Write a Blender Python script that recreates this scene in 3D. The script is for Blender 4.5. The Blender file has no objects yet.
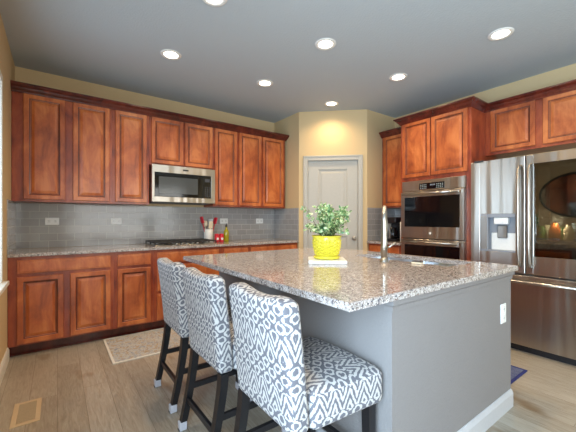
import bpy, bmesh, math, random
from mathutils import Vector, Matrix
random.seed(7)
S = bpy.context.scene
COL = S.collection
PI = math.pi
# ---------------------------------------------------------------- camera, world, light, exposure
cam = bpy.data.cameras.new('camera'); camo = bpy.data.objects.new('camera', cam); COL.objects.link(camo)
camo.location = (0, 0, 1.205); camo.rotation_euler = (PI/2, 0, math.radians(53.8-90))
cam.sensor_width = 36; cam.lens = 315/576*36; cam.shift_y = 4.4/576; cam.clip_start = .05
S.camera = camo
vs = S.view_settings
vs.view_transform = 'Standard'; vs.look = 'None'; vs.gamma = 1; vs.use_curve_mapping = False
vs.exposure = 0.72
W = bpy.data.worlds.new('world'); S.world = W; W.use_nodes = True
bgn = W.node_tree.nodes['Background']; bgn.inputs[0].default_value = (.62, .78, 1, 1); bgn.inputs[1].default_value = 1.0

def area(name, loc, rot, sx, sy, power, col):
    l = bpy.data.lights.new(name, 'AREA'); l.shape = 'RECTANGLE'; l.size = sx; l.size_y = sy
    l.energy = power; l.color = col
    o = bpy.data.objects.new(name, l); COL.objects.link(o); o.location = loc; o.rotation_euler = rot
    return o
DAY = (.64, .82, 1.0)
area('window_daylight', (-.62, 2.68, 1.5), (0, -PI/2-.15, 0), 1.45, .90, 10, DAY)       # window beside the cabinets
area('patio_daylight', (-.62, -.35, 1.25), (0, -PI/2-.02, 0), 2.0, 1.8, 150, DAY)       # patio door beside the camera
area('rear_fill', (2.0, -4.35, 1.45), (PI/2+.1, 0, 0), 3.6, 2.0, 88, (1, .92, .82))        # fill lamp behind the added, unseen rear window

# ---------------------------------------------------------------- materials
def lin(c):
    return tuple(((x/255)/12.92 if x/255 <= .04045 else ((x/255+.055)/1.055)**2.4) for x in c)
def nm(name):
    m = bpy.data.materials.new(name); m.use_nodes = True
    return m, m.node_tree, m.node_tree.nodes['Principled BSDF']
def nd(t, k, **kw):
    n = t.nodes.new(k)
    for a, b in kw.items():
        if a in n.inputs: n.inputs[a].default_value = b
        else: setattr(n, a, b)
    return n
def lk(t, a, b): t.links.new(a, b)
def tex(t, uv=False, scale=(1, 1, 1), rot=(0, 0, 0)):
    c = nd(t, 'ShaderNodeTexCoord'); m = nd(t, 'ShaderNodeMapping')
    m.inputs['Scale'].default_value = scale; m.inputs['Rotation'].default_value = rot
    lk(t, c.outputs['UV' if uv else 'Object'], m.inputs[0]); return m.outputs[0]
def ramp(t, src, stops, interp='LINEAR'):
    r = nd(t, 'ShaderNodeValToRGB'); r.color_ramp.interpolation = interp
    e = r.color_ramp.elements
    while len(e) < len(stops): e.new(.5)
    for i, (p, c) in enumerate(stops):
        e[i].position = p; e[i].color = (*c, 1) if len(c) == 3 else c
    lk(t, src, r.inputs[0]); return r.outputs[0]
def mixc(t, f, a, b, mode='MIX'):
    n = nd(t, 'ShaderNodeMix', data_type='RGBA', blend_type=mode)
    for s, i in ((f, 0), (a, 6), (b, 7)):
        if hasattr(s, 'is_linked'): lk(t, s, n.inputs[i])
        elif i == 0: n.inputs[0].default_value = s
        else: n.inputs[i].default_value = (*s, 1)
    return n.outputs[2]
def mth(t, op, a, b=None, c=None):
    n = nd(t, 'ShaderNodeMath', operation=op)
    for i, s in enumerate((a, b, c)):
        if s is None: continue
        if hasattr(s, 'is_linked'): lk(t, s, n.inputs[i])
        else: n.inputs[i].default_value = s
    return n.outputs[0]
def bump(t, p, src, st, dist=.01):
    b = nd(t, 'ShaderNodeBump', Strength=st, Distance=dist); lk(t, src, b.inputs['Height']); lk(t, b.outputs[0], p.inputs['Normal'])
def plain(name, c, rough=.5, metal=0, bumpy=0, bs=60, coat=0):
    m, t, p = nm(name)
    p.inputs['Base Color'].default_value = (*lin(c), 1); p.inputs['Roughness'].default_value = rough
    p.inputs['Metallic'].default_value = metal; p.inputs['Coat Weight'].default_value = coat
    n = nd(t, 'ShaderNodeTexNoise', Scale=bs, Detail=2.0); lk(t, tex(t), n.inputs[0])
    if bumpy: bump(t, p, n.outputs[0], bumpy)
    else:
        c1 = lin(c); col = mixc(t, n.outputs[0], tuple(x*.93 for x in c1), tuple(min(1, x*1.05) for x in c1)); lk(t, col, p.inputs['Base Color'])
    return m
def wood(name, a, b, c, rough=.33):
    m, t, p = nm(name); v = tex(t, scale=(1, 1, .45))
    n = nd(t, 'ShaderNodeTexNoise', Scale=6.0, Detail=5.0, Roughness=.6, Distortion=.6); lk(t, v, n.inputs[0])
    g = nd(t, 'ShaderNodeTexNoise', Scale=55.0, Detail=3.0); lk(t, tex(t, scale=(1, 1, .12)), g.inputs[0])
    f = mth(t, 'ADD', mth(t, 'MULTIPLY', n.outputs[0], .86), mth(t, 'MULTIPLY', g.outputs[0], .14))
    lk(t, ramp(t, f, [(.36, lin(a)), (.5, lin(b)), (.64, lin(c))]), p.inputs['Base Color'])
    p.inputs['Roughness'].default_value = rough; p.inputs['Coat Weight'].default_value = .25; p.inputs['Coat Roughness'].default_value = .2
    bump(t, p, g.outputs[0], .05)
    return m
M = {}
M['cherry'] = wood('cherry_wood', (134, 62, 30), (174, 90, 44), (200, 118, 64))
M['cherry_frame'] = wood('cherry_frame', (112, 44, 28), (146, 64, 36), (172, 88, 50))
M['cherry_dark'] = wood('dark_cherry_moulding', (58, 18, 14), (84, 28, 20), (108, 42, 28), .25)
M['paint'] = plain('greige_wall_paint', (204, 180, 138), .8, bumpy=.12, bs=90)
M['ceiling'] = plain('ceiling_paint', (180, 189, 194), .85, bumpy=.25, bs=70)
M['island'] = plain('grey_island_paint', (128, 124, 123), .75, bumpy=.25, bs=75)
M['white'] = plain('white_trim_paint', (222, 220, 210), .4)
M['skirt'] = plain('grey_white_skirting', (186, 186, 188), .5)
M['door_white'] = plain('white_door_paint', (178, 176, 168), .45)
M['plastic_white'] = plain('white_plastic', (232, 232, 228), .35)
M['black'] = plain('black_lacquer', (20, 20, 24), .35)
M['black_gloss'] = plain('black_glass', (9, 9, 12), .06)
M['black_iron'] = plain('cast_iron', (26, 26, 28), .5)
M['felt'] = plain('pale_grey_felt', (186, 186, 194), .9)
M['chrome'] = plain('satin_nickel', (172, 170, 164), .3, 1)
M['red'] = plain('red_plastic', (205, 24, 48), .35)
M['cream'] = plain('cream_plastic', (232, 216, 186), .45)
M['ceramic'] = plain('white_ceramic', (226, 226, 222), .25)
M['yellow'] = plain('yellow_glaze', (222, 210, 66), .28)
M['soil'] = plain('potting_soil', (50, 36, 26), .95, bumpy=.5)
M['stem'] = plain('plant_stem', (92, 100, 54), .7)
M['dark_grey'] = plain('dark_grey_plastic', (52, 54, 60), .4)
M['grey'] = plain('grey_plastic', (138, 142, 150), .35)
M['mw_window'] = plain('microwave_window_mesh', (70, 74, 76), .12)
M['register'] = plain('tan_metal', (196, 174, 142), .4)
M['label'] = plain('grey_print', (150, 160, 158), .5)
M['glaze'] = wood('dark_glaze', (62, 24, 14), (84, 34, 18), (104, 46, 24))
def steel(name, c, rough, vert=True):
    m, t, p = nm(name)
    sc = (120, 120, 1.5) if vert else (1.5, 1.5, 160)
    n = nd(t, 'ShaderNodeTexNoise', Scale=3.0, Detail=2.0); lk(t, tex(t, scale=sc), n.inputs[0])
    c1 = lin(c); lk(t, mixc(t, n.outputs[0], tuple(x*.9 for x in c1), tuple(min(1, x*1.08) for x in c1)), p.inputs['Base Color'])
    p.inputs['Metallic'].default_value = 1; p.inputs['Roughness'].default_value = rough
    p.inputs['Anisotropic'].default_value = .8; p.inputs['Anisotropic Rotation'].default_value = .25
    tg = nd(t, 'ShaderNodeTangent', direction_type='RADIAL', axis='Z'); lk(t, tg.outputs[0], p.inputs['Tangent'])
    w = nd(t, 'ShaderNodeTexNoise', Scale=1.0, Detail=1.0); lk(t, tex(t, scale=(9, 9, .5)), w.inputs[0])
    bump(t, p, w.outputs[0], .45, .02)
    return m
M['steel'] = steel('brushed_stainless', (176, 170, 162), .28)
M['steel_side'] = steel('fridge_side_steel', (150, 148, 144), .35)
M['sink'] = steel('sink_steel', (200, 204, 210), .3)
def granite():
    m, t, p = nm('speckled_granite'); o = tex(t)
    n = nd(t, 'ShaderNodeTexNoise', Scale=38.0, Detail=4.0, Roughness=.7); lk(t, o, n.inputs[0])
    v = nd(t, 'ShaderNodeTexVoronoi', Scale=230.0); lk(t, o, v.inputs[0])
    v2 = nd(t, 'ShaderNodeTexVoronoi', Scale=130.0); lk(t, o, v2.inputs[0])
    c = ramp(t, n.outputs[0], [(.3, lin((136, 126, 120))), (.5, lin((164, 156, 152))), (.66, lin((190, 186, 184)))])
    sep = nd(t, 'ShaderNodeSeparateColor'); lk(t, v.outputs['Color'], sep.inputs[0])
    c = mixc(t, ramp(t, sep.outputs[0], [(0, (1, 1, 1)), (.17, (0, 0, 0))], 'CONSTANT'), c, lin((112, 92, 84)))
    c = mixc(t, ramp(t, sep.outputs[1], [(0, (1, 1, 1)), (.13, (0, 0, 0))], 'CONSTANT'), c, lin((208, 200, 194)))
    s2 = nd(t, 'ShaderNodeSeparateColor'); lk(t, v2.outputs['Color'], s2.inputs[0])
    c = mixc(t, ramp(t, s2.outputs[0], [(0, (1, 1, 1)), (.08, (0, 0, 0))], 'CONSTANT'), c, lin((100, 96, 100)))
    lk(t, c, p.inputs['Base Color']); p.inputs['Roughness'].default_value = .09; p.inputs['Specular IOR Level'].default_value = .6
    return m
M['granite'] = granite()
def tiles():
    m, t, p = nm('glazed_subway_tile')
    b = nd(t, 'ShaderNodeTexBrick', offset=.5, Scale=1.0); b.inputs['Brick Width'].default_value = .154
    b.inputs['Row Height'].default_value = .078; b.inputs['Mortar Size'].default_value = .0018; b.inputs['Mortar Smooth'].default_value = .1
    b.inputs['Color1'].default_value = (*lin((146, 144, 142)), 1); b.inputs['Color2'].default_value = (*lin((158, 157, 156)), 1)
    b.inputs['Mortar'].default_value = (*lin((196, 194, 188)), 1)
    lk(t, tex(t, True), b.inputs[0]); lk(t, b.outputs['Color'], p.inputs['Base Color'])
    p.inputs['Roughness'].default_value = .14
    w = nd(t, 'ShaderNodeTexNoise', Scale=7.0, Detail=1.0); lk(t, tex(t, True), w.inputs[0])
    h = mth(t, 'ADD', mth(t, 'MULTIPLY', b.outputs['Fac'], -1), mth(t, 'MULTIPLY', w.outputs[0], .8))
    bump(t, p, h, .35, .003)
    return m
M['tile'] = tiles()
def floorm():
    m, t, p = nm('oak_plank_floor')
    v = tex(t, rot=(0, 0, PI/2))
    b = nd(t, 'ShaderNodeTexBrick', offset=.37, offset_frequency=2, Scale=1.0); b.inputs['Brick Width'].default_value = 1.35
    b.inputs['Row Height'].default_value = .152; b.inputs['Mortar Size'].default_value = .0012; b.inputs['Mortar Smooth'].default_value = .2; b.inputs['Bias'].default_value = 0
    b.inputs['Color1'].default_value = (*lin((140, 131, 116)), 1); b.inputs['Color2'].default_value = (*lin((170, 162, 149)), 1)
    b.inputs['Mortar'].default_value = (*lin((84, 68, 52)), 1); lk(t, v, b.inputs[0])
    g = nd(t, 'ShaderNodeTexNoise', Scale=9.0, Detail=5.0, Roughness=.65, Distortion=1.2); lk(t, tex(t, scale=(6, .7, 1)), g.inputs[0])
    k = nd(t, 'ShaderNodeTexNoise', Scale=3.2, Detail=3.0); lk(t, tex(t, scale=(1.6, .6, 1)), k.inputs[0])
    c = mixc(t, .55, b.outputs['Color'], ramp(t, g.outputs[0], [(.3, lin((124, 112, 94))), (.55, lin((164, 154, 138))), (.75, lin((184, 177, 164)))]))
    c = mixc(t, ramp(t, k.outputs[0], [(.62, (0, 0, 0)), (.74, (1, 1, 1))]), c, lin((124, 104, 80)))
    c = mixc(t, b.outputs['Fac'], c, lin((112, 98, 80)))
    lk(t, c, p.inputs['Base Color']); p.inputs['Roughness'].default_value = .3
    h = mth(t, 'ADD', mth(t, 'MULTIPLY', b.outputs['Fac'], -1), mth(t, 'MULTIPLY', g.outputs[0], .4))
    bump(t, p, h, .25, .004)
    return m
M['floor'] = floorm()
def ikat():
    m, t, p = nm('ikat_fabric'); v = tex(t, True)
    nz = nd(t, 'ShaderNodeTexNoise', Scale=70.0, Detail=2.0); lk(t, v, nz.inputs[0])
    st = nd(t, 'ShaderNodeTexNoise', Scale=14.0, Detail=1.0); lk(t, v, st.inputs[0])
    s = nd(t, 'ShaderNodeSeparateXYZ'); lk(t, v, s.inputs[0])
    a = s.outputs[0]; b = mth(t, 'ADD', s.outputs[1], mth(t, 'MULTIPLY', mth(t, 'SUBTRACT', nz.outputs[0], .5), .026))
    b = mth(t, 'ADD', b, mth(t, 'MULTIPLY', mth(t, 'SUBTRACT', st.outputs[0], .5), .012))
    a = mth(t, 'ADD', a, mth(t, 'MULTIPLY', mth(t, 'SUBTRACT', st.outputs[0], .5), .012))
    P_, B_ = .074, .200
    tri = mth(t, 'PINGPONG', a, P_/2)                                      # 0 .. P_/2
    zz = mth(t, 'SINE', mth(t, 'MULTIPLY', mth(t, 'SUBTRACT', b, mth(t, 'MULTIPLY', tri, 2.0)), 2*PI/.042))
    ca = mth(t, 'COSINE', mth(t, 'MULTIPLY', a, 2*PI/P_)); cb = mth(t, 'COSINE', mth(t, 'MULTIPLY', b  , 2*PI/.062))
    sm = mth(t, 'MULTIPLY', mth(t, 'ADD', ca, cb), .5)                      # -1..1 lattice of ogees
    og = mth(t, 'MULTIPLY', mth(t, 'COSINE', mth(t, 'MULTIPLY', mth(t, 'ABSOLUTE', sm), 2*PI*1.05)), -1)
    band = mth(t, 'FRACT', mth(t, 'DIVIDE', b, B_))
    sel = mth(t, 'GREATER_THAN', band, .60)
    val = mth(t, 'ADD', mth(t, 'MULTIPLY', zz, sel), mth(t, 'MULTIPLY', og, mth(t, 'SUBTRACT', 1, sel)))
    c = ramp(t, mth(t, 'MULTIPLY_ADD', val, .5, .5), [(.36, lin((98, 98, 106))), (.60, lin((182, 180, 178)))])
    lk(t, c, p.inputs['Base Color']); p.inputs['Roughness'].default_value = .9
    w = nd(t, 'ShaderNodeTexNoise', Scale=500.0, Detail=1.0); lk(t, v, w.inputs[0]); bump(t, p, w.outputs[0], .2, .002)
    return m
M['ikat'] = ikat()
def rugm(name, base, c1, c2, c3, sc=9):
    m, t, p = nm(name); v = tex(t)
    vo = nd(t, 'ShaderNodeTexVoronoi', Scale=sc, feature='DISTANCE_TO_EDGE'); n = nd(t, 'ShaderNodeTexNoise', Scale=sc*1.7, Detail=6.0, Roughness=.75, Distortion=1.5)
    lk(t, v, n.inputs[0]); lk(t, v, vo.inputs[0])
    w = nd(t, 'ShaderNodeTexNoise', Scale=sc*.6, Detail=3.0); lk(t, v, w.inputs[0])
    c = ramp(t, n.outputs[0], [(.38, lin(c1)), (.45, lin(base)), (.51, lin(base)), (.57, lin(c2)), (.66, lin(c3))])
    c = mixc(t, ramp(t, vo.outputs[0], [(.01, (.35,)*3), (.05, (0, 0, 0))]), c, lin(c1))
    c = mixc(t, ramp(t, w.outputs[0], [(.5, (0, 0, 0)), (.75, (.4,)*3)]), c, lin(base))
    lk(t, c, p.inputs['Base Color']); p.inputs['Roughness'].default_value = .95
    return m
M['rug'] = rugm('faded_rug', (182, 182, 178), (92, 104, 128), (166, 142, 96), (150, 96, 84), 14)
M['rug_edge'] = plain('rug_binding', (214, 210, 200), .95)
M['blue_rug'] = rugm('blue_rug', (96, 104, 128), (32, 44, 104), (54, 74, 130), (150, 80, 60), 26)
M['navy'] = plain('navy_border', (34, 42, 104), .95)
def leafm():
    m, t, p = nm('leaf'); n = nd(t, 'ShaderNodeTexNoise', Scale=45.0, Detail=1.0); lk(t, tex(t), n.inputs[0])
    lk(t, ramp(t, n.outputs[0], [(.35, lin((74, 116, 74))), (.5, lin((136, 166, 104))), (.62, lin((206, 214, 168)))]), p.inputs['Base Color'])
    p.inputs['Roughness'].default_value = .4; return m
M['leaf'] = leafm()
def emit(name, c, s):
    m = bpy.data.materials.new(name); m.use_nodes = True; t = m.node_tree; t.nodes.clear()
    e = nd(t, 'ShaderNodeEmission', Strength=s); e.inputs[0].default_value = (*c, 1); o = nd(t, 'ShaderNodeOutputMaterial'); lk(t, e.outputs[0], o.inputs[0]); return m
M['lamp'] = emit('lit_lens', (1, .86, .66), 9)
def thinglass(name, tint, gl, rough=.02):
    m = bpy.data.materials.new(name); m.use_nodes = True; t = m.node_tree; t.nodes.clear()
    a = nd(t, 'ShaderNodeBsdfTransparent'); a.inputs[0].default_value = (*tint, 1)
    g = nd(t, 'ShaderNodeBsdfGlossy', Roughness=rough); x = nd(t, 'ShaderNodeMixShader'); x.inputs[0].default_value = gl
    o = nd(t, 'ShaderNodeOutputMaterial'); lk(t, a.outputs[0], x.inputs[1]); lk(t, g.outputs[0], x.inputs[2]); lk(t, x.outputs[0], o.inputs[0]); return m
M['window_glass'] = thinglass('window_glass', (.95, .97, .97), .06)
M['door_glass'] = thinglass('tinted_glass', (.34, .33, .28), .16)
M['oil'] = plain('olive_oil', (150, 142, 20), .1, coat=.5)
M['mirror'] = plain('mirror_glass', (220, 224, 226), .03, 1)
M['green'] = plain('green_food', (64, 120, 50), .4); M['orange'] = plain('orange_food', (206, 106, 30), .4); M['blue_food'] = plain('blue_pack', (130, 150, 170), .4)

# ---------------------------------------------------------------- mesh builder
class MB:
    def __init__(s): s.b = bmesh.new(); s.uvbox = False
    def box(s, x0, x1, y0, y1, z0, z1, bev=0, seg=1, mat=None):
        r = bmesh.ops.create_cube(s.b, size=1)['verts']
        for v in r: v.co = Vector(((x0+x1)/2+v.co.x*(x1-x0), (y0+y1)/2+v.co.y*(y1-y0), (z0+z1)/2+v.co.z*(z1-z0)))
        if mat: 
            for v in r: v.co = mat @ v.co
        if bev:
            es = list({e for v in r for e in v.link_edges})
            bmesh.ops.bevel(s.b, geom=es, offset=bev, segments=seg, affect='EDGES', profile=.5)
        return s
    def cyl(s, p0, p1, r0, r1=None, n=16, cap=True):
        r1 = r0 if r1 is None else r1
        return s.tube([p0, p1], [r0, r1], n, cap)
    def tube(s, pts, rs, n=12, cap=True):
        pts = [Vector(p) for p in pts]
        if not hasattr(rs, '__len__'): rs = [rs]*len(pts)
        rings = []; up = None
        for i, p in enumerate(pts):
            d = (pts[min(i+1, len(pts)-1)]-pts[max(i-1, 0)]).normalized()
            if up is None: up = d.orthogonal().normalized()
            else: up = (up-d*up.dot(d)).normalized()
            w = d.cross(up)
            rings.append([s.b.verts.new(p+rs[i]*(math.cos(a)*up+math.sin(a)*w)) for a in (2*PI*k/n for k in range(n))])
        for a, b in zip(rings, rings[1:]):
            for k in range(n):
                f = s.b.faces.new((a[k], a[(k+1) % n], b[(k+1) % n], b[k])); f.smooth = True
        if cap: s.b.faces.new(rings[0][::-1]); s.b.faces.new(rings[-1])
        return s
    def lathe(s, prof, cx=0, cy=0, n=32, sq=None, captop=False, capbot=True):
        rings = [[s.b.verts.new((cx+r*math.cos(2*PI*k/n), cy+r*math.sin(2*PI*k/n), z)) for k in range(n)] for r, z in prof]
        for a, b in zip(rings, rings[1:]):
            for k in range(n):
                f = s.b.faces.new((a[k], a[(k+1) % n], b[(k+1) % n], b[k])); f.smooth = True
        if capbot: s.b.faces.new(rings[0][::-1])
        if captop: s.b.faces.new(rings[-1])
        return s
    def rings(s, x0, x1, z0, z1, prof, back=True):
        """nested rectangles in the xz plane; prof = [(inset, y)], facing -y"""
        R = []
        for i, y in prof:
            R.append([s.b.verts.new(c) for c in ((x0+i, y, z0+i), (x1-i, y, z0+i), (x1-i, y, z1-i), (x0+i, y, z1-i))])
        for a, b in zip(R, R[1:]):
            for k in range(4): s.b.faces.new((a[k], a[(k+1) % 4], b[(k+1) % 4], b[k]))
        s.b.faces.new(R[-1])
        if back: s.b.faces.new(R[0][::-1])
        return s
    def poly(s, pts, h0, h1):
        lo = [s.b.verts.new((x, y, h0)) for x, y in pts]; hi = [s.b.verts.new((x, y, h1)) for x, y in pts]
        n = len(pts)
        for k in range(n): s.b.faces.new((lo[k], lo[(k+1) % n], hi[(k+1) % n], hi[k]))
        s.b.faces.new(hi); s.b.faces.new(lo[::-1]); return s
    def moulding(s, path, prof):
        """sweep prof [(out, z)] along a 2D path, mitred; out = right of travel"""
        P = [Vector(p) for p in path]; n = len(P); R = []
        for i in range(n):
            ds = []
            if i > 0: ds.append((P[i]-P[i-1]).normalized())
            if i < n-1: ds.append((P[i+1]-P[i]).normalized())
            ns = [Vector((d.y, -d.x)) for d in ds]
            if len(ns) == 2:
                m = (ns[0]+ns[1]).normalized(); m = m/m.dot(ns[0])
            else: m = ns[0]
            R.append([s.b.verts.new((P[i].x+m.x*o, P[i].y+m.y*o, z)) for o, z in prof])
        k = len(prof)
        for a, b in zip(R, R[1:]):
            for j in range(k): s.b.faces.new((a[j], a[(j+1) % k], b[(j+1) % k], b[j]))
        s.b.faces.new(R[0]); s.b.faces.new(R[-1][::-1]); return s
    def soft(s, x0, x1, y0, y1, z0, z1, r, n=10, fn=None):
        """soft rounded cushion block"""
        c = Vector(((x0+x1)/2, (y0+y1)/2, (z0+z1)/2)); h = Vector(((x1-x0)/2, (y1-y0)/2, (z1-z0)/2))
        t = bmesh.new(); bmesh.ops.create_cube(t, size=2); bmesh.ops.subdivide_edges(t, edges=t.edges[:], cuts=n, use_grid_fill=True)
        mp = {}
        for v in t.verts:
            # push samples toward the edges so the rounding is well resolved
            q = Vector([math.copysign(abs(a)**.6, a) for a in v.co])
            p = Vector([q[i]*h[i] for i in range(3)])
            k = Vector([max(-(h[i]-r), min(h[i]-r, p[i])) for i in range(3)])
            d = p-k
            if d.length > 1e-7: p = k+d.normalized()*min(r, r)
            w = c+p
            if fn: w = fn(w)
            mp[v.index] = s.b.verts.new(w)
        for f in t.faces:
            g = s.b.faces.new([mp[v.index] for v in f.verts]); g.smooth = True
        t.free(); return s
    def build(s, name, mat, parent=None, uv=False, uvfn=None):
        bmesh.ops.recalc_face_normals(s.b, faces=s.b.faces[:])
        if uv or uvfn:
            L = s.b.loops.layers.uv.new('UVMap')
            for f in s.b.faces:
                n = f.normal; ax = max(range(3), key=lambda i: abs(n[i]))
                for l in f.loops:
                    c = l.vert.co
                    if uvfn: l[L].uv = uvfn(c, n)
                    else: l[L].uv = (c.y, c.z) if ax == 0 else (c.x, c.z) if ax == 1 else (c.x, c.y)
        me = bpy.data.meshes.new(name); s.b.to_mesh(me); s.b.free()
        me.materials.append(mat if not isinstance(mat, str) else M[mat])
        o = bpy.data.objects.new(name, me); COL.objects.link(o)
        if parent: o.parent = parent
        return o
def tag(o, label=None, cat=None, group=None, kind=None):
    if label: o['label'] = label
    if cat: o['category'] = cat
    if group: o['group'] = group
    if kind: o['kind'] = kind
    return o
def thing(name, loc, rz=0, label=None, cat=None, group=None):
    o = bpy.data.objects.new(name, None); COL.objects.link(o); o.empty_display_size = .1
    o.location = loc; o.rotation_euler = (0, 0, rz)
    return tag(o, label, cat, group)
def children(o): return [c for c in COL.objects if c.parent == o]
def copy_tree(o, parent=None):
    c = o.copy(); COL.objects.link(c); c.parent = parent
    for ch in [x for x in list(COL.objects) if x.parent == o]: copy_tree(ch, c)
    return c
def struct(name, mb, mat, parent=None, **k):
    o = mb.build(name, mat, parent, **k)
    if not parent: o['kind'] = 'structure'
    return o

# ---------------------------------------------------------------- the room
XL, XR, YB, ZC, YF = -.35, 4.19, 4.24, 2.78, -4.0
A = (2.83, 3.595); B = (3.54, 2.94)                 # ends of the diagonal pantry wall
struct('floor', MB().box(XL-.3, XR+.3, YF-.3, YB+.3, -.1, 0), 'floor')
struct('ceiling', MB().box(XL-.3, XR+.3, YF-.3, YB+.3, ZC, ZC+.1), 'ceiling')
struct('wall_back', MB().box(XL-.12, XR+.12, YB, YB+.12, 0, ZC), 'paint')
struct('wall_right', MB().box(XR, XR+.12, YF, YB, 0, ZC), 'paint')
# left wall with a window opening and a patio door opening
wl = MB()
WX0, WX1 = XL-.12, XL
w1 = (2.2, 3.14, .74, 2.24); w2 = (-1.3, .6, .02, 2.1)
wl.box(WX0, WX1, w1[1], YB, 0, ZC); wl.box(WX0, WX1, w2[1], w1[0], 0, ZC); wl.box(WX0, WX1, YF, w2[0], 0, ZC)
wl.box(WX0, WX1, w1[0], w1[1], 0, w1[2]); wl.box(WX0, WX1, w1[0], w1[1], w1[3], ZC)
wl.box(WX0, WX1, w2[0], w2[1], w2[3], ZC)
struct('wall_left', wl, 'paint')
wr = MB(); RX0, RX1, RZ0, RZ1 = .3, 3.8, .5, 2.4
wr.box(XL-.12, RX0, YF-.12, YF, 0, ZC); wr.box(RX1, XR+.12, YF-.12, YF, 0, ZC)
wr.box(RX0, RX1, YF-.12, YF, 0, RZ0); wr.box(RX0, RX1, YF-.12, YF, RZ1, ZC)
struct('wall_front', wr, 'paint')
def window(name, along, a0, a1, z0, z1, plane, sill=True, casing=.075, mull=1):
    """window set in a wall; along='y' for the left wall, 'x' for the front wall"""
    def bx(m, p0, p1, q0, q1, c0, c1):
        if along == 'y': m.box(p0, p1, q0, q1, c0, c1, .003)
        else: m.box(q0, q1, p0, p1, c0, c1, .003)
        return m
    f = MB(); d0, d1 = plane-.10, plane-.05
    for q0, q1, c0, c1 in ((a0, a0+.05, z0, z1), (a1-.05, a1, z0, z1), (a0, a1, z0, z0+.05), (a0, a1, z1-.05, z1)): bx(f, d0, d1, q0, q1, c0, c1)
    for k in range(1, mull+1):
        q = a0+(a1-a0)*k/(mull+1); bx(f, d0, d1, q-.02, q+.02, z0, z1)
    o = struct(name, f, 'white')
    c = MB(); e0, e1 = plane, plane+.018
    for q0, q1, c0, c1 in ((a0-casing, a0, z0-(casing if not sill else 0), z1+casing), (a1, a1+casing, z0, z1+casing), (a0, a1, z1, z1+casing)): bx(c, e0, e1, q0, q1, c0, c1)
    c.build('window_casing', M['white'], o)
    g = MB(); bx(g, plane-.078, plane-.072, a0+.04, a1-.04, z0+.04, z1-.04); g.build('window_pane', M['window_glass'], o)
    if sill:
        s_ = MB(); bx(s_, plane-.05, plane+.05, a0-.1, a1+.1, z0-.03, z0); s_.build('window_sill', M['white'], o)
window('window_1', 'y', *w1, XL, True, .05, 0)
window('window_2', 'y', *w2, XL, False, .08, 1)
window('window_fill', 'x', RX0, RX1, RZ0, RZ1, YF, True, .08, 3)  # unseen window behind the camera, added to let fill light in
# pantry box: two returns and the diagonal wall with its door opening
struct('wall_pantry_left', MB().poly([A, (2.83, YB), (2.95, YB), (2.95, 3.59)], 0, ZC), 'paint')
struct('wall_pantry_right', MB().poly([B, (3.59, 3.06), (XR, 3.06), (XR, 2.94)], 0, ZC), 'paint')
L = math.dist(A, B); ang = math.atan2(B[1]-A[1], B[0]-A[0])
dg = thing('wall_pantry_diagonal', (A[0], A[1], 0), ang); dg['kind'] = 'structure'
d0, d1, dh = .123, .845, 2.07
wd = MB(); wd.box(0, d0, 0, .11, 0, ZC); wd.box(d1, L, 0, .11, 0, ZC); wd.box(d0, d1, 0, .11, dh, ZC)
wd.build('wall_face', M['paint'], dg)
dr = thing('door_1', (A[0], A[1], 0), ang); dr['kind'] = 'structure'
def panel_door():
    m = MB(); x0, x1, z0, z1, y = d0+.004, d1-.004, .01, dh-.004, .02
    xs = (x0, x0+.145, x1-.145, x1); zs = (z0, .22, .98, 1.10, 1.945, z1)
    for i in range(3):
        for j in range(5):
            if i == 1 and j in (1, 3):
                m.rings(xs[1], xs[2], zs[j], zs[j+1], [(0, y), (.008, y+.004), (.022, y+.012), (.034, y+.012), (.06, y+.005)], back=False)
            else:
                v = [m.b.verts.new(c) for c in ((xs[i], y, zs[j]), (xs[i+1], y, zs[j]), (xs[i+1], y, zs[j+1]), (xs[i], y, zs[j+1]))]; m.b.faces.new(v)
    bmesh.ops.remove_doubles(m.b, verts=m.b.verts[:], dist=1e-5)
    m.box(x0, x1, y+.014, y+.04, z0, z1)
    return m
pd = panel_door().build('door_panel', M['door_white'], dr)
MB().tube([(.784, .02, .949), (.784, .008, .949)], [.026, .026], 20).tube([(.784, .012, .949), (.784, -.02, .949)], .011, 14).tube(
    [(.784, -.018, .949), (.784, -.026, .949), (.784, -.040, .949), (.784, -.052, .949), (.784, -.058, .949)], [.012, .024, .029, .022, .006], 20).build('door_knob', M['chrome'], pd)
for z in (.25, 1.05, 1.88): MB().cyl((d0+.002, .012, z-.045), (d0+.002, .012, z+.045), .006).build('door_hinge', M['chrome'], pd)
cs = MB()
for x0, x1, z0, z1 in ((d0-.058, d0+.004, 0, dh+.062), (d1-.004, d1+.058, 0, dh+.062), (d0+.004, d1-.004, dh-.004, dh+.062)):
    cs.box(x0, x1, -.014, 0, z0, z1, .004); 
for x0, x1, z0, z1 in ((d0-.060, d0-.040, 0, dh+.066), (d1+.040, d1+.060, 0, dh+.066), (d0-.058, d1+.058, dh+.046, dh+.066)):
    cs.box(x0, x1, -.021, -.012, z0, z1, .004)
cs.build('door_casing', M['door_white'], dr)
BBP = [(0, 0), (.015, 0), (.015, .085), (.010, .098), (.006, .108), (0, .11)]
struct('baseboard_left', MB().moulding([(XL, w2[1]+.08), (XL, YB-.62)][::1], BBP), 'white')
struct('baseboard_right', MB().moulding([(XR, .5), (XR, YF)], BBP), 'white')
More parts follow.
